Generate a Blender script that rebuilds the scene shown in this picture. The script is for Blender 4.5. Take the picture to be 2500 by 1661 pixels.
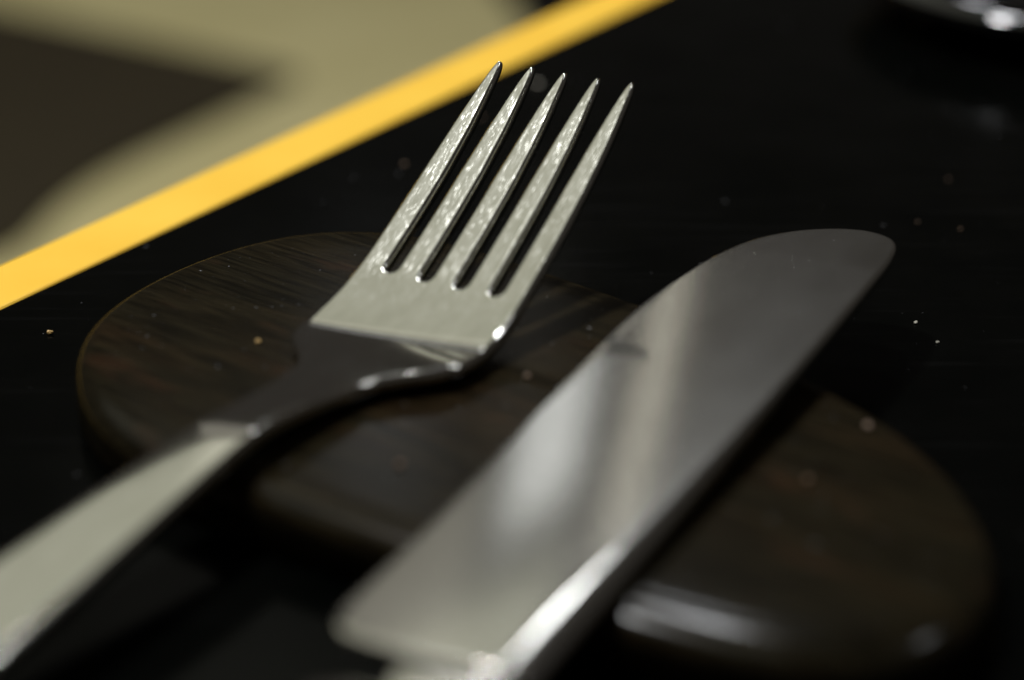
import bpy, bmesh, math, random
import numpy as np
from mathutils import Vector, Matrix, Euler, noise

R = math.radians
rng = random.Random(7)
U = 0.00076                                   # one working unit = 0.76 mm

for o in list(bpy.data.objects):
    bpy.data.objects.remove(o)
scene = bpy.context.scene
COL = scene.collection

# ---------------------------------------------------------------- camera
cd = bpy.data.cameras.new('camera')
cam = bpy.data.objects.new('camera', cd)
COL.objects.link(cam)
cam.location = Vector((0.0, -363.49, 166.957)) * U
cam.rotation_euler = (R(90 - 25), 0, 0)
cd.lens = 50
cd.sensor_width = 23.6
cd.clip_start = 0.01
cd.clip_end = 50
cd.dof.use_dof = True
cd.dof.focus_distance = 402 * U
cd.dof.aperture_fstop = 4.6
cd.dof.aperture_blades = 0
scene.camera = cam

# ---------------------------------------------------------------- light
world = bpy.data.worlds.new('World')
scene.world = world
world.use_nodes = True
world.node_tree.nodes['Background'].inputs[0].default_value = (1.0, 0.9, 0.8, 1)
world.node_tree.nodes['Background'].inputs[1].default_value = 0.04

def area(name, loc, target, sx, sy, power, col, shape='RECTANGLE'):
    ld = bpy.data.lights.new(name, 'AREA')
    ld.shape = shape
    ld.size = sx
    ld.size_y = sy
    ld.energy = power
    ld.color = col
    lo = bpy.data.objects.new(name, ld)
    COL.objects.link(lo)
    lo.location = loc
    lo.rotation_euler = (Vector(target) - Vector(loc)).to_track_quat('-Z', 'Y').to_euler()
    return lo

def polar(el, az, d):
    return (d * math.cos(R(el)) * math.sin(R(az)), d * math.cos(R(el)) * math.cos(R(az)), d * math.sin(R(el)))

# broad bright ceiling above the table
area('ceiling_light', (-0.75, 0.60, 1.0), (-0.75, 0.60, 0), 1.4, 1.74, 4.0, (0.99, 1.0, 0.81))
# bulb over the table, to the left: the crisp shadows and the glints on the tines
area('bulb_over_table', polar(68, -76, 0.95), (0, 0, 0), 0.09, 0.09, 6.4, (0.96, 0.97, 0.97), 'DISK')
# lamps farther off: one bulb, two added for highlights
area('bulb_or_glint_lamp', polar(62, -7, 1.3), (0, -0.05, 0), 0.12, 0.12, 3.8, (0.95, 0.97, 1.0), 'DISK')  # added for the highlight along the board's front edge
area('bulb_or_glint_lamp', polar(41, 4.5, 1.6), (0, -0.05, 0), 0.09, 0.09, 0.60, (0.93, 0.96, 1.0), 'DISK')
area('dish_highlight_lamp', polar(54, 78, 1.5), (0, 0, 0), 0.22, 0.22, 1.3, (0.93, 0.96, 1.0), 'DISK')  # added only for the highlight on the dish rim
# upright wall lights across the room, then an added fill
area('wall_or_fill_light', polar(28.8, 0.5, 2.5), (0, -0.05, 0), 0.035, 0.50, 0.075, (1.0, 0.95, 0.82))
area('wall_or_fill_light', polar(27.8, -4.4, 2.5), (0, -0.05, 0), 0.13, 0.28, 0.135, (0.95, 0.98, 1.0))
area('wall_or_fill_light', polar(32.2, -10.9, 2.5), (0, -0.05, 0), 0.26, 0.42, 0.085, (1.0, 0.96, 0.84))  # added fill that brightens the left of the knife's heel

scene.view_settings.view_transform = 'Standard'
scene.view_settings.look = 'None'
scene.view_settings.exposure = 0
scene.view_settings.gamma = 1
scene.view_settings.use_curve_mapping = False
scene.cycles.max_bounces = 8
scene.cycles.sample_clamp_indirect = 4
scene.cycles.use_denoising = True

# ---------------------------------------------------------------- helpers
def tag(o, label=None, cat=None, group=None, kind=None):
    if label: o['label'] = label
    if cat: o['category'] = cat
    if group: o['group'] = group
    if kind: o['kind'] = kind
    return o

def empty(name, loc=(0, 0, 0)):
    o = bpy.data.objects.new(name, None)
    o.empty_display_size = 0.01
    COL.objects.link(o)
    o.location = loc
    return o

def link_mesh(name, me, mat, parent=None):
    o = bpy.data.objects.new(name, me)
    COL.objects.link(o)
    if mat: me.materials.append(mat)
    if parent:
        o.parent = parent
        bpy.context.view_layer.update()
        o.matrix_parent_inverse = parent.matrix_world.inverted()
    return o

def pydata(name, verts, faces, mat, parent=None, smooth=True):
    me = bpy.data.meshes.new(name)
    me.from_pydata([tuple(v) for v in verts], [], faces)
    me.update()
    if smooth:
        me.polygons.foreach_set('use_smooth', [True] * len(me.polygons))
    return link_mesh(name, me, mat, parent)

class Nodes:
    """small wrapper for writing node trees"""
    def __init__(self, name):
        self.m = bpy.data.materials.new(name)
        self.m.use_nodes = True
        self.t = self.m.node_tree
        self.b = self.t.nodes['Principled BSDF']
    def n(self, kind, **kw):
        nd = self.t.nodes.new(kind)
        for k, v in kw.items():
            if k.startswith('i_'):
                key = k[2:]
                key = int(key) if key.isdigit() else key.replace('_', ' ')
                nd.inputs[key].default_value = v
            else:
                setattr(nd, k, v)
        return nd
    def l(self, a, b):
        self.t.links.new(a, b)
    def coords(self, scale=(1, 1, 1), rot=(0, 0, 0), src='Object'):
        tc = self.n('ShaderNodeTexCoord')
        mp = self.n('ShaderNodeMapping')
        mp.inputs['Scale'].default_value = scale
        mp.inputs['Rotation'].default_value = rot
        self.l(tc.outputs[src], mp.inputs['Vector'])
        return mp.outputs[0]
    def noise(self, vec, scale, detail=4, rough=0.55, dist=0.0):
        nd = self.n('ShaderNodeTexNoise')
        nd.inputs['Scale'].default_value = scale
        nd.inputs['Detail'].default_value = detail
        nd.inputs['Roughness'].default_value = rough
        nd.inputs['Distortion'].default_value = dist
        if vec is not None: self.l(vec, nd.inputs['Vector'])
        return nd.outputs['Fac']
    def ramp(self, fac, stops, interp='LINEAR'):
        nd = self.n('ShaderNodeValToRGB')
        nd.color_ramp.interpolation = interp
        el = nd.color_ramp.elements
        while len(el) < len(stops): el.new(0.5)
        for e, (p, c) in zip(el, stops):
            e.position = p
            e.color = (c, c, c, 1) if not isinstance(c, tuple) else (*c, 1)
        self.l(fac, nd.inputs[0])
        return nd.outputs[0]
    def math(self, op, a, b=None):
        nd = self.n('ShaderNodeMath', operation=op)
        for i, v in enumerate((a, b)):
            if v is None: continue
            if isinstance(v, (int, float)): nd.inputs[i].default_value = v
            else: self.l(v, nd.inputs[i])
        return nd.outputs[0]
    def mix(self, fac, a, b, blend='MIX'):
        nd = self.n('ShaderNodeMix', data_type='RGBA', blend_type=blend)
        for i, v in ((0, fac), (6, a), (7, b)):
            if isinstance(v, (int, float)): nd.inputs[i].default_value = v
            elif isinstance(v, tuple): nd.inputs[i].default_value = (*v, 1)
            else: self.l(v, nd.inputs[i])
        return nd.outputs[2]
    def bump(self, h, strength, dist, normal=None):
        nd = self.n('ShaderNodeBump')
        nd.inputs['Strength'].default_value = strength
        nd.inputs['Distance'].default_value = dist
        self.l(h, nd.inputs['Height'])
        if normal is not None: self.l(normal, nd.inputs['Normal'])
        return nd.outputs[0]
    def set(self, **kw):
        for k, v in kw.items():
            s = self.b.inputs[k.replace('_', ' ')]
            if isinstance(v, (int, float)): s.default_value = v
            elif isinstance(v, tuple): s.default_value = (*v, 1)
            else: self.l(v, s)
        return self

# ---------------------------------------------------------------- materials
def mat_table():
    g = Nodes('black_lacquer')
    c = g.coords()
    f = g.ramp(g.noise(c, 60, 5), [(0.35, (0.0008, 0.0010, 0.0008)), (0.7, (0.0017, 0.0018, 0.0015))])
    # faint brushed streaks along the length of the table
    st = g.ramp(g.noise(g.coords((30, 420, 200), (0, 0, R(28))), 1.0, 4), [(0.55, 0.0), (0.72, 1.0)])
    col = g.mix(g.math('MULTIPLY', st, 0.35), f, (0.006, 0.006, 0.006))
    rg = g.ramp(g.noise(c, 25, 4), [(0.3, 0.13), (0.7, 0.19)])
    g.set(Base_Color=col, Roughness=rg, Specular_IOR_Level=0.035)
    g.set(Normal=g.bump(g.noise(c, 900, 3), 0.02, 0.0002))
    return g.m

def mat_yellow():
    g = Nodes('yellow_edging')
    c = g.coords()
    f = g.ramp(g.noise(c, 40, 5), [(0.3, (0.94, 0.545, 0.045)), (0.7, (0.98, 0.61, 0.065))])
    g.set(Base_Color=f, Roughness=0.5, Specular_IOR_Level=0.3)
    return g.m

def mat_khaki():
    g = Nodes('khaki_fabric')
    c = g.coords()
    f = g.ramp(g.noise(c, 12, 5), [(0.3, (0.50, 0.435, 0.215)), (0.7, (0.58, 0.51, 0.27))])
    g.set(Base_Color=f, Roughness=0.85, Specular_IOR_Level=0.2)
    g.set(Normal=g.bump(g.noise(c, 700, 2), 0.2, 0.0006))
    return g.m

def mat_dark(name, a, b, rough=0.6):
    g = Nodes(name)
    c = g.coords()
    g.set(Base_Color=g.ramp(g.noise(c, 40, 5), [(0.3, a), (0.7, b)]), Roughness=rough, Specular_IOR_Level=0.3)
    return g.m

GRAIN = R(-37.5)
def mat_wood():
    g = Nodes('dark_wood')
    # stretched along the board's length
    tc = g.n('ShaderNodeTexCoord')
    rotn = g.n('ShaderNodeMapping'); rotn.inputs['Rotation'].default_value = (0, 0, -GRAIN)
    g.l(tc.outputs['Object'], rotn.inputs['Vector'])
    def stretched(sx, sy):
        mp = g.n('ShaderNodeMapping'); mp.inputs['Scale'].default_value = (sx, sy, sy)
        g.l(rotn.outputs[0], mp.inputs['Vector'])
        return mp.outputs[0]
    broad = g.noise(stretched(18, 90), 1.0, 5, 0.6, 0.6)
    fine = g.noise(stretched(90, 1500), 1.0, 4, 0.6)
    pores = g.noise(stretched(150, 2600), 1.0, 2, 0.5)
    base = g.ramp(broad, [(0.30, (0.0078, 0.0066, 0.0036)), (0.52, (0.0115, 0.0088, 0.0043)), (0.66, (0.0150, 0.0098, 0.0046)), (0.82, (0.022, 0.0118, 0.0052))])
    fm = g.ramp(fine, [(0.36, 0.40), (0.64, 1.5)])
    col = g.mix(1.0, base, fm, 'MULTIPLY')
    pm = g.ramp(pores, [(0.60, 0.0), (0.70, 1.0)])
    col = g.mix(g.math('MULTIPLY', pm, 0.55), col, (0.006, 0.005, 0.004))
    # small worn reddish patches
    red = g.ramp(g.noise(stretched(70, 160), 1.0, 3, 0.5), [(0.62, 0.0), (0.74, 1.0)])
    col = g.mix(g.math('MULTIPLY', red, 0.30), col, (0.045, 0.020, 0.010))
    # fine pale scuffs
    sc = g.ramp(g.noise(stretched(220, 1300), 1.0, 3, 0.6, 0.8), [(0.70, 0.0), (0.78, 1.0)])
    scm = g.ramp(g.noise(rotn.outputs[0], 55, 3), [(0.5, 0.0), (0.66, 1.0)])
    col = g.mix(g.math('MULTIPLY', g.math('MULTIPLY', sc, scm), 0.45), col, (0.085, 0.085, 0.09))
    rg = g.ramp(fine, [(0.3, 0.36), (0.7, 0.27)])
    h = g.math('SUBTRACT', g.math('MULTIPLY', fine, 0.6), g.math('MULTIPLY', pm, 0.5))
    g.set(Base_Color=col, Roughness=0.6, Specular_IOR_Level=0.0, Normal=g.bump(h, 0.12, 0.0002), Coat_Weight=0.36, Coat_Roughness=0.16, Coat_IOR=1.45)
    return g.m

def attr(g, name):
    return g.n('ShaderNodeAttribute', attribute_name=name)

def mat_fork():
    g = Nodes('scratched_steel')
    a = attr(g, 'flat')                      # x along the fork, y across, in working units
    sep = g.n('ShaderNodeSeparateXYZ'); g.l(a.outputs['Vector'], sep.inputs[0])
    X = sep.outputs[0]
    def mapped(scale, rotz=0.0):
        mp = g.n('ShaderNodeMapping'); mp.inputs['Scale'].default_value = scale; mp.inputs['Rotation'].default_value = (0, 0, rotz)
        g.l(a.outputs['Vector'], mp.inputs['Vector'])
        return mp.outputs[0]
    # where the metal is worn by use: the tines and the middle of the head
    mr = g.n('ShaderNodeMapRange'); mr.inputs[1].default_value = 6; mr.inputs[2].default_value = 14
    g.l(X, mr.inputs[0])
    worn = g.math('MULTIPLY', mr.outputs[0], g.ramp(g.noise(mapped((1, 1, 1)), 0.16, 3), [(0.25, 0.6), (0.55, 1.0)]))
    def scratch(sx, sy, ang, lo, hi):
        return g.ramp(g.noise(mapped((sx, sy, 1), R(ang)), 1.0, 1, 0.4), [(lo, 1.0), (hi, 0.0)])
    def mx(a, b): return g.math('MAXIMUM', a, b)
    lines = mx(mx(scratch(0.40, 5.4, 28, 0.265, 0.325), scratch(0.42, 5.8, -58, 0.265, 0.325)), mx(scratch(0.36, 5.0, 76, 0.265, 0.325), scratch(0.5, 6.4, 4, 0.265, 0.325)))
    vo = g.n('ShaderNodeTexVoronoi', feature='F1'); vo.inputs['Scale'].default_value = 1.0
    g.l(mapped((1.3, 1.7, 1), R(15)), vo.inputs['Vector'])
    specks = g.ramp(vo.outputs['Distance'], [(0.05, 1.0), (0.11, 0.0)])
    sp_on = g.ramp(g.noise(mapped((0.55, 0.55, 1)), 1.0, 2), [(0.40, 0.0), (0.52, 1.0)])
    wear = g.math('MULTIPLY', mx(lines, g.math('MULTIPLY', specks, sp_on)), worn)
    haze = g.math('MULTIPLY', g.ramp(g.noise(mapped((0.22, 4.5, 1), R(3)), 1.0, 3, 0.6), [(0.42, 0.0), (0.66, 1.0)]), worn)
    hz = g.noise(mapped((0.25, 2.0, 1)), 1.0, 4)
    rg = g.math('ADD', g.math('ADD', g.ramp(hz, [(0.3, 0.075), (0.7, 0.095)]), g.math('MULTIPLY', haze, 0.05)), g.math('MULTIPLY', wear, 0.16))
    col = g.ramp(g.noise(mapped((0.12, 0.3, 1)), 1.0, 4), [(0.35, (0.54, 0.535, 0.49)), (0.65, (0.60, 0.595, 0.555))])
    g.set(Base_Color=col, Metallic=1.0, Roughness=rg)
    return g.m

def mat_knife():
    g = Nodes('satin_steel')
    a = attr(g, 'flat')
    def mapped(scale, rotz=0.0):
        mp = g.n('ShaderNodeMapping'); mp.inputs['Scale'].default_value = scale; mp.inputs['Rotation'].default_value = (0, 0, rotz)
        g.l(a.outputs['Vector'], mp.inputs['Vector'])
        return mp.outputs[0]
    br = g.noise(mapped((0.05, 5.0, 1), R(78)), 1.0, 4, 0.6)        # brushed nearly across the blade
    cl = g.noise(mapped((0.05, 0.07, 1)), 1.0, 4, 0.6)
    sp = g.ramp(g.noise(mapped((1.6, 1.6, 1)), 1.0, 2, 0.5), [(0.70, 0.0), (0.76, 1.0)])
    col = g.ramp(cl, [(0.3, (0.53, 0.52, 0.48)), (0.7, (0.56, 0.55, 0.51))])
    n1 = g.bump(br, 0.05, 0.0001)
    n2 = g.bump(sp, 0.2, 0.00005, n1)
    g.set(Base_Color=col, Metallic=1.0, Roughness=g.ramp(cl, [(0.3, 0.21), (0.7, 0.24)]), Normal=n2)
    b2 = g.n('ShaderNodeBsdfPrincipled')
    g.l(col, b2.inputs['Base Color']); b2.inputs['Metallic'].default_value = 1.0
    g.l(g.ramp(g.noise(mapped((0.12, 0.16, 1)), 1.0, 5, 0.65), [(0.32, 0.06), (0.7, 0.09)]), b2.inputs['Roughness'])
    g.l(n2, b2.inputs['Normal'])
    mx = g.n('ShaderNodeMixShader'); mx.inputs[0].default_value = 0.66
    g.l(g.b.outputs[0], mx.inputs[1]); g.l(b2.outputs[0], mx.inputs[2])
    g.l(mx.outputs[0], g.t.nodes['Material Output'].inputs['Surface'])
    return g.m

def mat_gloss_black():
    g = Nodes('black_glaze')
    c = g.coords()
    g.set(Base_Color=g.ramp(g.noise(c, 50, 4), [(0.3, (0.002, 0.002, 0.0022)), (0.7, (0.004, 0.004, 0.0042))]),
          Roughness=g.ramp(g.noise(c, 30, 3), [(0.3, 0.05), (0.7, 0.08)]), Specular_IOR_Level=0.5)
    return g.m

def mat_crumb(name, c0, c1):
    g = Nodes(name)
    c = g.coords()
    g.set(Base_Color=g.ramp(g.noise(c, 2500, 3), [(0.35, c0), (0.65, c1)]), Roughness=0.55)
    return g.m

M_TABLE, M_YELLOW, M_KHAKI, M_WOOD = mat_table(), mat_yellow(), mat_khaki(), mat_wood()
M_FORK, M_KNIFE, M_GLAZE = mat_fork(), mat_knife(), mat_gloss_black()
M_FOLDER = mat_dark('brown_leather', (0.025, 0.0175, 0.0070), (0.033, 0.024, 0.0095), 0.7)
M_FLOOR = mat_dark('dark_floor', (0.010, 0.008, 0.010), (0.016, 0.013, 0.015), 0.8)
M_UNDER = mat_dark('table_side', (0.004, 0.004, 0.004), (0.006, 0.006, 0.006), 0.6)

# ---------------------------------------------------------------- table
def prism(name, poly, z0, z1, mat, parent=None, bevel=0.0, segs=3):
    bm = bmesh.new()
    vs = [bm.verts.new((x * U, y * U, z0 * U)) for x, y in poly]
    f = bm.faces.new(vs)
    ext = bmesh.ops.extrude_face_region(bm, geom=[f])
    bmesh.ops.translate(bm, vec=(0, 0, (z1 - z0) * U), verts=[v for v in ext['geom'] if isinstance(v, bmesh.types.BMVert)])
    bmesh.ops.recalc_face_normals(bm, faces=bm.faces)
    if bevel:
        es = [e for e in bm.edges if abs(e.verts[0].co.z - z1 * U) < 1e-7 and abs(e.verts[1].co.z - z1 * U) < 1e-7]
        bmesh.ops.bevel(bm, geom=es, offset=bevel * U, segments=segs, affect='EDGES', profile=0.5)
    me = bpy.data.meshes.new(name)
    bm.to_mesh(me)
    bm.free()
    return link_mesh(name, me, mat, parent)

# far edge of the black table: the line through the near side of the yellow edging
A = Vector((-96.1, 7.7)); B = Vector((38.2, 215.4))
e_dir = (B - A).normalized()
e_out = Vector((-e_dir.y, e_dir.x))
def on_edge(t, o):
    p = A + e_dir * t + e_out * o
    return (p.x, p.y)
T0, T1 = -520, 620
table = prism('table', [on_edge(T0, 0), on_edge(T1, 0), on_edge(T1, -520), on_edge(T0, -520)][::-1], -32, 0, M_TABLE)
tag(table, 'black lacquered tabletop', None, kind='structure')
SW = 15.6
prism('edge_strip', [on_edge(T0, 0.05), on_edge(T1, 0.05), on_edge(T1, SW + 1.0), on_edge(T0, SW - 1.0)][::-1], -30, 0.3, M_YELLOW, table, bevel=0.8)['label'] = 'yellow edging strip along the table'

# lower khaki surface beyond the edge
ZL = -320
kp = [on_edge(T0, 30), on_edge(540, 30)]
bench = prism('bench', [(-852, 331), (49, 494), (39, 1151), (-16, 1413), (-98, 1708), (-1148, 1872)], ZL - 60, ZL, M_KHAKI, bevel=10)
tag(bench, 'khaki seat beyond the yellow table edge', None, kind='structure')
floor = prism('floor', [(-3000, -2000), (3000, -2000), (3000, 4000), (-3000, 4000)], -640, -620, M_FLOOR)
tag(floor, 'dark floor', None, kind='structure')

# dark folder lying on the bench, one corner pointing to the right
def round_poly(pts, rad, n=8):
    out = []
    k = len(pts)
    for i in range(k):
        p0, p1, p2 = Vector(pts[i - 1]), Vector(pts[i]), Vector(pts[(i + 1) % k])
        r = rad[i] if isinstance(rad, (list, tuple)) else rad
        a = p1 + (p0 - p1).normalized() * r
        b = p1 + (p2 - p1).normalized() * r
        for j in range(n + 1):
            t = j / n
            q = a * (1 - t) ** 2 + p1 * 2 * t * (1 - t) + b * t ** 2
            out.append((q.x, q.y))
    return out
folder = empty('menu_folder', Vector((-400, 970, ZL)) * U)
tag(folder, 'dark brown menu folder with pointed corner, blurred beyond the yellow edge', 'folder')
FP = [(-148, 1123), (-541, 1385), (-786, 921), (-288, 773), (-278, 894)]
FP = FP[::-1]
prism('back_cover', round_poly(FP, [70, 60, 8, 26, 14]), ZL + 0.2, ZL + 2.4, M_FOLDER, folder, bevel=0.8)
prism('front_cover', round_poly([(x * 0.995 - 1.2, y * 0.995 + 2.3) for x, y in FP], [70, 60, 8, 26, 14]), ZL + 2.8, ZL + 5.0, M_FOLDER, folder, bevel=0.8)

# ---------------------------------------------------------------- wooden rest
OUT = [(-73.4, -27), (-72.3, -14.9), (-68.1, -4), (-60.8, 7.4), (-50.6, 17.6), (-39.4, 23.5), (-28.5, 24.6), (-15, 20.6), (1, 8.8), (16.9, -5.2), (27, -14.4),
       (39, -28), (49.6, -42), (56.6, -52), (63.5, -66), (67.4, -81), (67.9, -96), (64.8, -109), (58, -118.5), (47.5, -123.8), (36, -123), (26.5, -119), (12.8, -111.7),
       (-12.8, -95.8), (-33, -82.5), (-55.0, -66.5), (-63.8, -56.5), (-69.6, -45)]
def catmull(pts, per):
    out = []
    k = len(pts)
    for i in range(k):
        p0, p1, p2, p3 = (np.array(pts[(i + j - 1) % k], float) for j in range(4))
        for s in range(per):
            t = s / per
            out.append(0.5 * ((2 * p1) + (-p0 + p2) * t + (2 * p0 - 5 * p1 + 4 * p2 - p3) * t * t + (-p0 + 3 * p1 - 3 * p2 + p3) * t ** 3))
    return np.array(out)
o2 = catmull(OUT, 12)
# even spacing, then smooth
seg = np.r_[0, np.cumsum(np.hypot(*(np.roll(o2, -1, 0) - o2).T))]
tt = np.linspace(0, seg[-1], 241)[:-1]
cl = np.vstack([o2, o2[:1]])
o2 = np.stack([np.interp(tt, seg, cl[:, 0]), np.interp(tt, seg, cl[:, 1])], 1)
for _ in range(25):
    o2 = 0.5 * o2 + 0.25 * (np.roll(o2, 1, 0) + np.roll(o2, -1, 0))
TH = 10.0
cen = o2.mean(0)
tan = np.roll(o2, -1, 0) - np.roll(o2, 1, 0)
nor = np.stack([tan[:, 1], -tan[:, 0]], 1)
nor /= np.linalg.norm(nor, axis=1)[:, None]
if ((o2 - cen) * nor).sum() < 0: nor = -nor
o2 = o2 + nor * 1.6
rings = []
rt, rw, rb = 4.0, 4.8, 2.2
for k in range(7):                                   # underside edge
    a = k / 6 * math.pi / 2
    rings.append((rb * (1 - math.sin(a)), 0.15 + rb * (1 - math.cos(a))))
for k in range(11):                                  # upper rounded edge
    a = k / 10 * math.pi / 2
    rings.append((rw * (1 - math.cos(a)), TH - rt * (1 - math.sin(a))))
for f in (0.10, 0.25, 0.45, 0.65, 0.85):
    rings.append((('c', f), TH))
verts, faces = [], []
NO = len(o2)
# the near right rim is shaped rounder, to broaden its highlight
def sstep(a, b, v): t = np.clip((v - a) / (b - a), 0, 1); return t * t * (3 - 2 * t)
round_i = 1 + 0.7 * sstep(-8, 8, o2[:, 0]) * sstep(-88, -102, o2[:, 1]) * (1 - sstep(48, 66, o2[:, 0]))
for k_, (off, z) in enumerate(rings):
    for i in range(NO):
        d_ = rw if isinstance(off, tuple) else off
        if k_ >= 7: d_ *= round_i[i]
        p = o2[i] - nor[i] * d_
        if isinstance(off, tuple): p = p + (cen - p) * off[1]
        verts.append((p[0] * U, p[1] * U, z * U))
for r_ in range(len(rings) - 1):
    for i in range(NO):
        j = (i + 1) % NO
        faces.append((r_ * NO + i, r_ * NO + j, (r_ + 1) * NO + j, (r_ + 1) * NO + i))
verts.append((cen[0] * U, cen[1] * U, TH * U))
top = len(verts) - 1
lr = (len(rings) - 1) * NO
for i in range(NO):
    faces.append((lr + i, lr + (i + 1) % NO, top))
faces.append(tuple(range(NO))[::-1])
rest = pydata('cutlery_rest', verts, faces, M_WOOD)
bm = bmesh.new(); bm.from_mesh(rest.data); bmesh.ops.recalc_face_normals(bm, faces=bm.faces); bm.to_mesh(rest.data); bm.free()
tag(rest, 'oval dark wood board with rounded edge under the fork and knife', 'board')

# ---------------------------------------------------------------- part splitter with continuous normals
def split_parts(verts, faces, part_of, flat, mat, root, matrix):
    """build one continuous surface, then hand its faces out to named parts keeping the shared normals"""
    me = bpy.data.meshes.new('tmp')
    me.from_pydata([tuple(v) for v in verts], [], faces)
    bm = bmesh.new(); bm.from_mesh(me)
    bmesh.ops.recalc_face_normals(bm, faces=bm.faces)
    bm.to_mesh(me); bm.free()
    me.update()
    co = np.array([v.co[:] for v in me.vertices])
    vn = np.array([n.vector[:] for n in me.vertex_normals])
    polys = [tuple(p.vertices) for p in me.polygons]
    bpy.data.meshes.remove(me)
    groups = {}
    for p, key in zip(polys, part_of): groups.setdefault(key, []).append(p)
    made = {}
    for key, ps in groups.items():
        used = sorted({v for p in ps for v in p})
        idx = {v: i for i, v in enumerate(used)}
        m = bpy.data.meshes.new(key[0])
        m.from_pydata([tuple(co[v]) for v in used], [], [tuple(idx[v] for v in p) for p in ps])
        m.polygons.foreach_set('use_smooth', [True] * len(m.polygons))
        at = m.attributes.new('flat', 'FLOAT_VECTOR', 'POINT')
        at.data.foreach_set('vector', np.array([(*flat[v], 0.0) for v in used], dtype=np.float32).ravel())
        m.update()
        m.normals_split_custom_set_from_vertices([tuple(vn[v]) for v in used])
        m.materials.append(mat)
        o = bpy.data.objects.new(key[0], m)
        COL.objects.link(o)
        o.parent = root
        made[key] = o
    root.matrix_world = matrix
    return made

# ---------------------------------------------------------------- fork
FA, FL, GB, GT = 20.41, 46.3, 7.21, 6.96            # slot base, tine length, spacing at base and tip
XT = FA + FL
ZP_X = [-178, -165, -150, -120, -90, -75, -60, -46, -42, -39, -36, -28, -20, -15, -10, -5, 0, 2, 3, 4, 5, 6]
ZP_Z = [15.2, 14.8, 14.2, 12.7, 11.2, 10.55, 9.9, 9.24, 9.02, 8.74, 8.28, 6.6, 4.65, 3.55, 2.65, 1.78, 0.85, 0.47, 0.28, 0.12, 0.03, 0.0]
def cubic(xs, ys):
    xs, ys = np.array(xs, float), np.array(ys, float)
    d = np.gradient(ys, xs)
    def f(x):
        x = np.asarray(x, float)
        i = np.clip(np.searchsorted(xs, x) - 1, 0, len(xs) - 2)
        h = xs[i + 1] - xs[i]
        t = np.clip((x - xs[i]) / h, 0, 1)
        return ((2 * t**3 - 3 * t**2 + 1) * ys[i] + (t**3 - 2 * t**2 + t) * h * d[i] + (-2 * t**3 + 3 * t**2) * ys[i + 1] + (t**3 - t**2) * h * d[i + 1])
    return f
zneck = cubic(ZP_X, ZP_Z)
def zc(x):
    x = np.asarray(x, float)
    d = np.clip(x - 6, 0, 16)
    e = np.maximum(x - 22, 0)
    return np.where(x > 6, 0.371 * d ** 2 / 32 + 0.371 * e + 1.737e-3 * e ** 2, zneck(np.minimum(x, 6)))
# half width of the fork outline for x below the slots
HW_X = [-178, -174, -165, -150, -120, -90, -75, -60, -45, -36, -28, -20, -14.5, -11, -8.5, -6.3, -3.8, -1, 3, 10, 16, FA]
HW_Y = [3.0, 7.0, 10.0, 11.0, 10.0, 8.3, 7.5, 6.6, 5.5, 5.0, 5.2, 6.0, 7.2, 8.7, 10.7, 13.0, 15.2, 16.7, 17.3, 17.3, 17.15, 16.97]
hw = cubic(HW_X, HW_Y)
def tine_c(i, x):
    t = np.clip((x - FA) / FL, 0, 1)
    return (2 - i) * (GB + (GT - GB) * t)
WB = 16.97 * 2 - 4 * GB                               # outer tine reaches the head's side
def tine_edges(i, x):
    """lower and upper y of tine i at x >= FA"""
    t = np.clip((x - FA) / FL, 0, 1)
    c = tine_c(i, x)
    slot = 2.12                                       # slot width near its base
    w = float(np.interp(t, [0, 0.25, 0.5, 0.7, 0.82, 0.92, 1.0], [2.54, 2.51, 2.38, 2.0, 1.58, 1.12, 0.62]))
    # rounded inner end of each slot
    r = 1.5
    if x < FA + r:
        q = (FA + r - x) / r
        s = slot / 2 * math.sqrt(max(0.0, 1 - q * q))
        wi = GB / 2 - s
    else:
        wi = w
    lo = c - (wi if i < 4 else w)
    hi = c + (wi if i > 0 else w)
    if i == 0: hi = c + w
    if i == 4: lo = c - w
    return lo, hi
def thick(x):                                         # full thickness
    return np.interp(x, [-178, -150, -60, -30, -12, 2, 14, 30, 60, XT], [2.8, 3.2, 3.2, 2.8, 2.5, 2.4, 2.4, 2.4, 2.2, 1.6])

xs = np.concatenate([np.linspace(-178, -170, 10), np.linspace(-168, -40, 44), np.linspace(-38, -14, 17), np.linspace(-13, 8, 36), np.linspace(8.8, 18.6, 16),
                     np.linspace(19.0, FA, 5), FA + 1.5 * (1 - np.cos(np.linspace(0, math.pi / 2, 9)[1:])), np.linspace(FA + 2.1, XT - 2.5, 62), XT - 2.2 + 2.2 * np.sin(np.linspace(0, math.pi / 2, 9)[0:])])
MC = 12
vcol = 0.5 - 0.5 * np.cos(np.linspace(0, math.pi, MC + 1))
vcol = 0.55 * vcol + 0.45 * np.linspace(0, 1, MC + 1)
P2 = np.zeros((len(xs), 5, MC + 1, 2))
for r_, x in enumerate(xs):
    for i in range(5):
        if x <= FA:
            h = float(hw(x)); hb = float(hw(FA))
            bounds = np.array([hb] + [(1.5 - j) * GB for j in range(4)] + [-hb]) / hb * h
            hi, lo = bounds[i], bounds[i + 1]
        else:
            lo, hi = tine_edges(i, float(x))
            if x > XT - 2.2:                          # blunt rounded tip
                q = (x - (XT - 2.2)) / 2.2
                c = tine_c(i, x)
                k = 0.35 + 0.65 * math.sqrt(max(0, 1 - q * q))
                mid = (lo + hi) / 2
                lo, hi = mid + (lo - mid) * k, mid + (hi - mid) * k
        P2[r_, i, :, 0] = x
        P2[r_, i, :, 1] = hi + (lo - hi) * vcol
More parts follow.
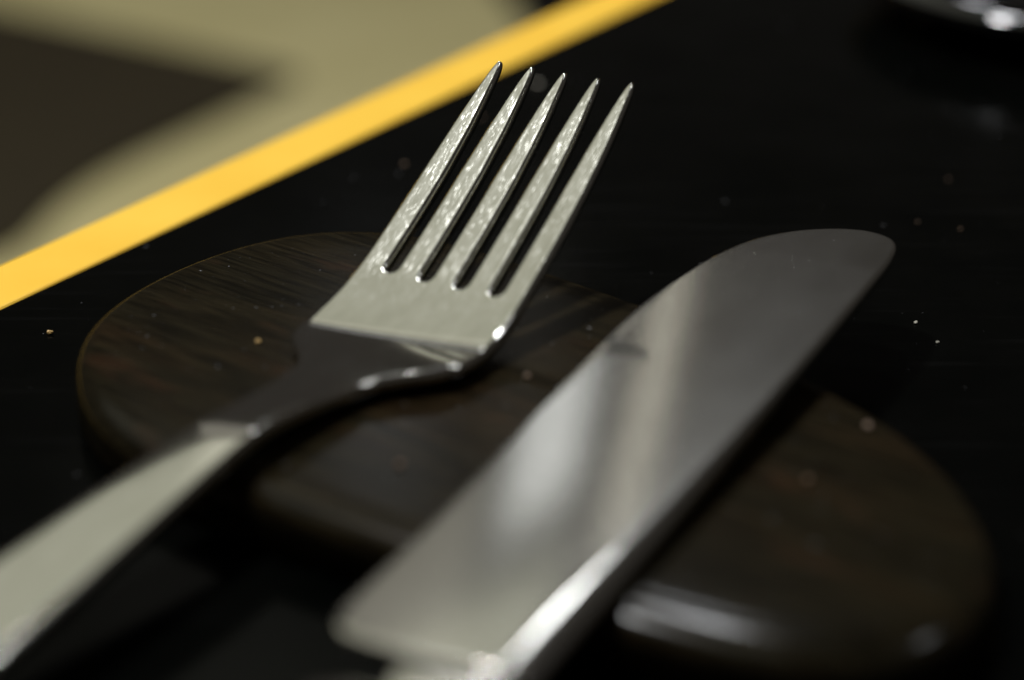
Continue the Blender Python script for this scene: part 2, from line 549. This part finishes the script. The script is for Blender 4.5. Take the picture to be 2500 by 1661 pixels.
# distance to the outline, for the rounded edges
outline = []
rb_ = int(np.argmin(np.abs(xs - FA)))
def seg_add(pts): outline.extend(zip(pts[:-1], pts[1:]))
seg_add([tuple(P2[r_, 0, 0]) for r_ in range(len(xs))])
seg_add([tuple(P2[r_, 4, MC]) for r_ in range(len(xs))])
seg_add([tuple(P2[0, 0, 0]), tuple(P2[0, 4, MC])])
for i in range(5):
    if i < 4: seg_add([tuple(P2[r_, i, MC]) for r_ in range(rb_, len(xs))])
    if i > 0: seg_add([tuple(P2[r_, i, 0]) for r_ in range(rb_, len(xs))])
    seg_add([tuple(P2[-1, i, 0]), tuple(P2[-1, i, MC])])
SA = np.array([s[0] for s in outline]); SB = np.array([s[1] for s in outline])
flatp = P2.reshape(-1, 2)
dist = np.zeros(len(flatp))
dd = SB - SA; l2 = np.maximum((dd ** 2).sum(1), 1e-12)
for k in range(0, len(flatp), 400):
    q = flatp[k:k + 400][:, None, :]
    t = np.clip(((q - SA) * dd).sum(2) / l2, 0, 1)
    dist[k:k + 400] = np.sqrt((((SA + t[..., None] * dd) - q) ** 2).sum(2).min(1))
X = flatp[:, 0]; Y = flatp[:, 1]
tk = thick(X)
# edge radius: crisp on the head, fully rounded on the neck
er = np.interp(X, [-178, -60, -30, -10, 4, 14, 40, XT], [1.0, 0.9, 0.7, 0.8, 0.9, 0.75, 0.7, 0.45])
q = np.clip(1 - dist / er, 0, 1)
hz = tk / 2 * np.sqrt(np.maximum(0, 1 - q ** 2.0))
# the bend runs slightly askew across the head
XE = X + 0.11 * Y * np.interp(X, [-14, -6, 8, 15], [0, 1, 1, 0])
dish = np.interp(X, [-20, -4, 8, 20, 40, XT], [0, 0.0008, 0.0018, 0.0022, 0.0015, 0.0008]) * Y ** 2
crown = -np.interp(X, [-178, -40, -20, -8], [0.003, 0.003, 0.001, 0.0]) * Y ** 2
base = zc(XE) + dish + crown
sl = (zc(X + 0.05) - zc(X - 0.05)) / 0.1
nx, nz = -sl / np.sqrt(1 + sl ** 2), 1 / np.sqrt(1 + sl ** 2)
topv = np.stack([X + nx * hz, Y, base + nz * hz], 1)
botv = np.stack([X - nx * hz, Y, base - nz * hz], 1)
V = np.vstack([topv, botv]) * U
FLAT = np.vstack([flatp, flatp])
nr = len(xs)
def vid(s, r_, i, c): return s * (nr * 5 * (MC + 1)) + (r_ * 5 + i) * (MC + 1) + c
# weld: shared strip borders on the head, and top/bottom along the outline
remap = list(range(len(V)))
for s in (0, 1):
    for r_ in range(rb_ + 1):
        for i in range(4):
            remap[vid(s, r_, i + 1, 0)] = vid(s, r_, i, MC)
def canon(v):
    while remap[v] != v: v = remap[v]
    return v
for n_ in range(len(flatp)):
    if dist[n_] < 1e-6:
        a, b = canon(n_), canon(n_ + len(flatp))
        if a != b: remap[b] = a
F, PART = [], []
for r_ in range(nr - 1):
    xm = (xs[r_] + xs[r_ + 1]) / 2
    for i in range(5):
        for c in range(MC):
            key = ('handle', 0) if xm < -28 else ('neck', 0) if xm < -8 else ('head', 0) if xm < FA + 1.2 else ('tine', i)
            for s in (0, 1):
                q4 = [canon(vid(s, r_, i, c)), canon(vid(s, r_, i, c + 1)), canon(vid(s, r_ + 1, i, c + 1)), canon(vid(s, r_ + 1, i, c))]
                u4 = []
                for v in q4:
                    if v not in u4: u4.append(v)
                if len(u4) >= 3:
                    F.append(tuple(u4 if s else u4[::-1])); PART.append(key)
usedv = sorted({v for f in F for v in f})
ix = {v: k for k, v in enumerate(usedv)}
V = V[usedv]; FLAT = FLAT[usedv]
F = [tuple(ix[v] for v in f) for f in F]
def rot_ypr(y, p, r):
    return (Matrix.Rotation(y, 4, 'Z') @ Matrix.Rotation(-p, 4, 'Y') @ Matrix.Rotation(r, 4, 'X'))
fork = empty('fork')
tag(fork, 'scratched steel five-tined fork leaning on the wooden board', 'fork')
FM = Matrix.Translation(Vector((-22.16, -36.18, 11.2)) * U) @ rot_ypr(1.031, 0.133, -0.018)
split_parts(V, F, PART, FLAT, M_FORK, fork, FM)

# ---------------------------------------------------------------- knife
K0 = Vector((6.36, -126.64)); kd = Vector((0.4683, 0.8836)); KS = 0.045
KTIP = 140.9
up_s = cubic([0, 1.34, 2.3, 3.22, 4.2, 5.13, 6.75, 8.6, 11.0, 12.4], [10.1, 17.1, 22.2, 26.2, 29.3, 31.3, 33.6, 33.0, 31.2, 31.4])
lo_s = cubic([0, 0.7, 1.4, 2.0, 2.9, 5.2, 12.4], [10.1, 5.8, 3.0, 1.8, 0.9, 0.3, 0.2])
HEEL = -9.8
kx = np.concatenate([np.linspace(HEEL, -2, 12), np.linspace(-1, 100, 60), KTIP - np.linspace(math.sqrt(KTIP - 101.5), 0, 46) ** 2])
ky = 0.5 - 0.5 * np.cos(np.linspace(0, math.pi, 49))
ky = 0.6 * ky + 0.4 * np.linspace(0, 1, 49)
ky = np.unique(np.r_[ky, np.linspace(0, 0.2, 14)])
nk = len(ky)
er_f = cubic([HEEL, 2, 14, 26, 38, 52, 70, 100, KTIP], [5.2, 5.0, 4.4, 3.5, 2.5, 1.7, 1.1, 0.9, 0.8])
KV, KF2, KPART, KFLAT = [], [], [], []
for x in kx:
    sq = math.sqrt(max(0, KTIP - x))
    y0, y1 = float(lo_s(sq)), float(up_s(sq))
    if x < -2:                                        # rounded corner at the heel
        qh = (-2 - x) / (-2 - HEEL)
        y1 -= 9.0 * (1 - math.sqrt(max(0, 1 - qh ** 2.4)))
    W_ = float(up_s(math.sqrt(max(0, KTIP - min(x, 118))))) if x < 118 else 31.0
    T = np.interp(x, [HEEL, 20, 70, 125, KTIP], [4.6, 4.1, 3.4, 2.7, 1.9])
    er_ = float(er_f(x))
    for side in (1, -1):
        for v in ky:
            y = y0 + (y1 - y0) * v
            vv = min(1.0, max(0.0, (y - 0.3) / 32.0))
            h = T / 2 * (1 - 0.35 * vv - 0.62 * vv ** 2.2)
            edge_d = (y1 - y)
            h = min(h, 0.16 + 0.34 * edge_d)          # ground cutting edge
            d0 = y - y0
            qs = min(1, max(0, 1 - d0 / er_))
            h = 0.05 + h * math.sqrt(max(0, 1 - qs ** 2.2))
            KV.append((x * U, y * U, side * h * U))
            KFLAT.append((x, y))
def kid(r_, s_, c): return (r_ * 2 + s_) * nk + c
for r_ in range(len(kx) - 1):
    for c in range(nk - 1):
        KF2.append((kid(r_, 0, c), kid(r_ + 1, 0, c), kid(r_ + 1, 0, c + 1), kid(r_, 0, c + 1)))
        KF2.append((kid(r_, 1, c), kid(r_, 1, c + 1), kid(r_ + 1, 1, c + 1), kid(r_ + 1, 1, c)))
    for c in (0, nk - 1):
        q4 = (kid(r_, 0, c), kid(r_, 1, c), kid(r_ + 1, 1, c), kid(r_ + 1, 0, c))
        KF2.append(q4 if c == 0 else q4[::-1])
for c in range(nk - 1):
    KF2.append((kid(0, 0, c), kid(0, 0, c + 1), kid(0, 1, c + 1), kid(0, 1, c)))
def kpart(f):
    cs = [v % nk for v in f]
    return ('spine', 0) if max(cs) <= 7 else ('cutting_edge', 0) if min(cs) >= nk - 5 else ('blade', 0)
KPART = [kpart(f) for f in KF2]
knife = empty('table_knife')
tag(knife, 'satin steel table knife with a broad rounded blade, lying across the wooden board', 'knife')
ang = math.atan2(kd.y, kd.x)
KM = Matrix.Translation(Vector((K0.x, K0.y, 12.1 - 19 * KS)) * U) @ rot_ypr(ang, KS, 0.0)
kp = split_parts(KV, KF2, KPART, KFLAT, M_KNIFE, knife, KM)
for k_ in ('spine', 'cutting_edge'): kp[(k_, 0)].parent = kp[('blade', 0)]

def rounded_bar(name, stations, mat, root, matrix, n=40, power=2.6):
    """stations: x, y centre, half width, z centre, half thickness"""
    vs, fs, fl = [], [], []
    for (x, yc, w, zz, t) in stations:
        for k in range(n):
            a = 2 * math.pi * k / n
            ca, sa = math.cos(a), math.sin(a)
            y = yc + w * math.copysign(abs(ca) ** (2 / power), ca)
            z = zz + t * math.copysign(abs(sa) ** (2 / power), sa)
            vs.append((x * U, y * U, z * U)); fl.append((x, y))
    for r_ in range(len(stations) - 1):
        for k in range(n):
            fs.append((r_ * n + k, r_ * n + (k + 1) % n, (r_ + 1) * n + (k + 1) % n, (r_ + 1) * n + k))
    fs.append(tuple(range(n))); fs.append(tuple(range((len(stations) - 1) * n, len(stations) * n))[::-1])
    return split_parts(vs, fs, [(name, 0)] * len(fs), fl, mat, root, matrix)
rounded_bar('tang', [(-22, 10.5, 7.5, -1.6, 1.0), (-16, 10.5, 7.5, -1.4, 1.0), (-12, 10.5, 8.0, -0.8, 0.9), (-9.4, 10.5, 8.5, -0.4, 0.9)], M_KNIFE, knife, KM)
st = []
for x, w, t in [(-17.0, 8.5, 1.0), (-17.3, 11.0, 2.2), (-18.3, 12.4, 3.0), (-21.0, 12.8, 3.6), (-28, 12.4, 4.1), (-45, 11.2, 4.7), (-75, 10.5, 4.7), (-105, 11.2, 4.6), (-125, 11.6, 4.2), (-133, 10.4, 3.6), (-137.5, 7.8, 2.6), (-139.5, 4.0, 1.2)]:
    st.append((x, 14.4, w, -1.5, t))
rounded_bar('handle', st, M_KNIFE, knife, KM)

# ---------------------------------------------------------------- black dish, back right
def lathe(name, prof, cx, cy, mat, parent=None, n=128):
    vs, fs = [], []
    for r_, z in prof:
        for k in range(n):
            a = 2 * math.pi * k / n
            vs.append(((cx + r_ * math.cos(a)) * U, (cy + r_ * math.sin(a)) * U, z * U))
    for i in range(len(prof) - 1):
        for k in range(n):
            fs.append((i * n + k, i * n + (k + 1) % n, (i + 1) * n + (k + 1) % n, (i + 1) * n + k))
    o = pydata(name, vs, fs, mat, parent)
    bm = bmesh.new(); bm.from_mesh(o.data)
    bmesh.ops.holes_fill(bm, edges=bm.edges)
    bmesh.ops.recalc_face_normals(bm, faces=bm.faces)
    bm.to_mesh(o.data); bm.free()
    return o
DX, DY = 155, 205
dish = empty('dish', Vector((DX, DY, 0)) * U)
tag(dish, 'shiny black dish at the back right, only its rim in view', 'dish')
lathe('bowl', [(30, 0.3), (33, 0.2), (34, 1.2), (40, 3.2), (47, 7.0), (51, 11.2), (50.2, 11.9), (46, 8.6), (39, 5.0), (30, 3.4), (15, 3.0), (2, 3.0)], DX, DY, M_GLAZE, dish)
rim = [(48.0 + 15.0 * math.cos(a), 11.0 + 4.6 * math.sin(a)) for a in [2 * math.pi * k / 20 for k in range(21)]]
lathe('rim', rim, DX, DY, M_GLAZE, dish)

# ---------------------------------------------------------------- crumbs and dust
M_C1 = mat_crumb('bread_crumb', (0.55, 0.33, 0.10), (0.75, 0.52, 0.2))
M_C2 = mat_crumb('brown_crumb', (0.12, 0.075, 0.045), (0.2, 0.12, 0.07))
M_C3 = mat_crumb('pale_crumb', (0.34, 0.32, 0.26), (0.5, 0.47, 0.4))
def crumb(x, y, z, s, mat, label):
    bm = bmesh.new()
    bmesh.ops.create_icosphere(bm, subdivisions=2, radius=1.0)
    seed = Vector((rng.random() * 50, rng.random() * 50, rng.random() * 50))
    for v in bm.verts:
        k = 1 + 0.55 * noise.noise(v.co * 1.3 + seed)
        v.co = Vector((v.co.x * 1.15, v.co.y * 0.9, v.co.z * 0.7)) * k * s * U
    lo = min(v.co.z for v in bm.verts)
    for v in bm.verts: v.co.z -= lo
    me = bpy.data.meshes.new('crumb'); bm.to_mesh(me); bm.free()
    o = link_mesh('crumb', me, mat)
    o.location = (x * U, y * U, z * U)
    o.rotation_euler = (0, 0, rng.random() * 6)
    tag(o, label, 'crumb', 'crumbs on the board and table')
CR = [
    (-43.4, -27.8, 10, 0.42, M_C1, 'yellow bread crumb on the wooden board left of the fork head'),
    (-84.6, -2.9, 0, 0.5, M_C1, 'yellow crumb on the black table left of the wooden board'),
    (2.5, -41.5, 10, 0.5, M_C2, 'brown crumb on the wooden board between fork head and knife'),
    (-17.0, -72.5, 10, 0.6, M_C2, 'brown crumb on the wooden board between fork neck and knife, nearest the front'),
    (56.1, -59.8, 10, 0.6, M_C2, 'brown crumb on the wooden board right of the knife, near its far edge'),
    (44.3, -77.7, 10, 0.6, M_C2, 'faint brown crumb on the wooden board right of the knife, nearer the front'),
    (-23.6, 85.3, 0, 0.55, M_C2, 'brown crumb on the black table left of the fork tines'),
    (6.2, 140.8, 0, 0.8, M_C3, 'grey crumb on the black table seen between the fork tine tips'),
    (-7.2, 116.7, 0, 0.5, M_C2, 'dim crumb on the black table seen between the two left tines'),
    (74.7, 1.8, 0, 0.35, M_C3, 'tiny pale crumb on the black table right of the knife tip, upper one'),
    (77.2, -6.8, 0, 0.32, M_C3, 'tiny pale crumb on the black table right of the knife tip, lower one'),
    (94.4, 76.4, 0, 0.28, M_C2, 'dim crumb on the black table below the dish'),
    (91.6, 47.7, 0, 0.35, M_C2, 'dim crumb on the black table above and right of the knife tip'),
    (83.5, 51.5, 0, 0.3, M_C2, 'faint crumb on the black table just above the knife tip'),
]
for c in CR: crumb(*c)

def dust(name, n, place, smin, smax, mat, label):
    vs, fs = [], []
    made = 0
    while made < n:
        p = place()
        if p is None: continue
        x, y, z = p
        s = smin + (smax - smin) * rng.random() ** 4
        a = rng.random() * 6.28; l = s * (1 + 2.5 * rng.random() ** 3); w = s * 0.7; h = s * 0.6
        ca, sa = math.cos(a), math.sin(a)
        b = len(vs)
        for lx, ly, lz in ((l, 0, 0.1 * h), (-l, 0, 0.1 * h), (0, w, 0.1 * h), (0, -w, 0.1 * h), (0, 0, h)):
            vs.append(((x + lx * ca - ly * sa) * U, (y + lx * sa + ly * ca) * U, (z + lz) * U))
        fs += [(b, b + 2, b + 4), (b + 2, b + 1, b + 4), (b + 1, b + 3, b + 4), (b + 3, b, b + 4)]
        made += 1
    o = pydata(name, vs, fs, mat, smooth=False)
    tag(o, label, 'dust', kind='stuff')
M_DUST = mat_dark('dust', (0.10, 0.10, 0.11), (0.22, 0.22, 0.23), 0.7)
inset = o2 - nor * 6.0
def inside(x, y, poly=inset):
    c = False
    j = len(poly) - 1
    for i in range(len(poly)):
        if (poly[i][1] > y) != (poly[j][1] > y) and x < (poly[j][0] - poly[i][0]) * (y - poly[i][1]) / (poly[j][1] - poly[i][1]) + poly[i][0]: c = not c
        j = i
    return c
outset = o2 + nor * 1.0
def on_board():
    x, y = rng.uniform(-75, 70), rng.uniform(-125, 26)
    return (x, y, TH) if inside(x, y) else None
def on_table():
    x, y = rng.uniform(-150, 150), rng.uniform(-130, 230)
    if inside(x, y, outset): return None
    if (Vector((x, y)) - A).dot(e_out) > -2: return None
    if (x - DX) ** 2 + (y - DY) ** 2 < 36 ** 2: return None
    return (x, y, 0)
dust('dust', 420, on_board, 0.05, 0.26, M_DUST, 'fine pale dust on the wooden board')
dust('dust', 260, on_table, 0.05, 0.24, M_DUST, 'fine pale dust on the black table')
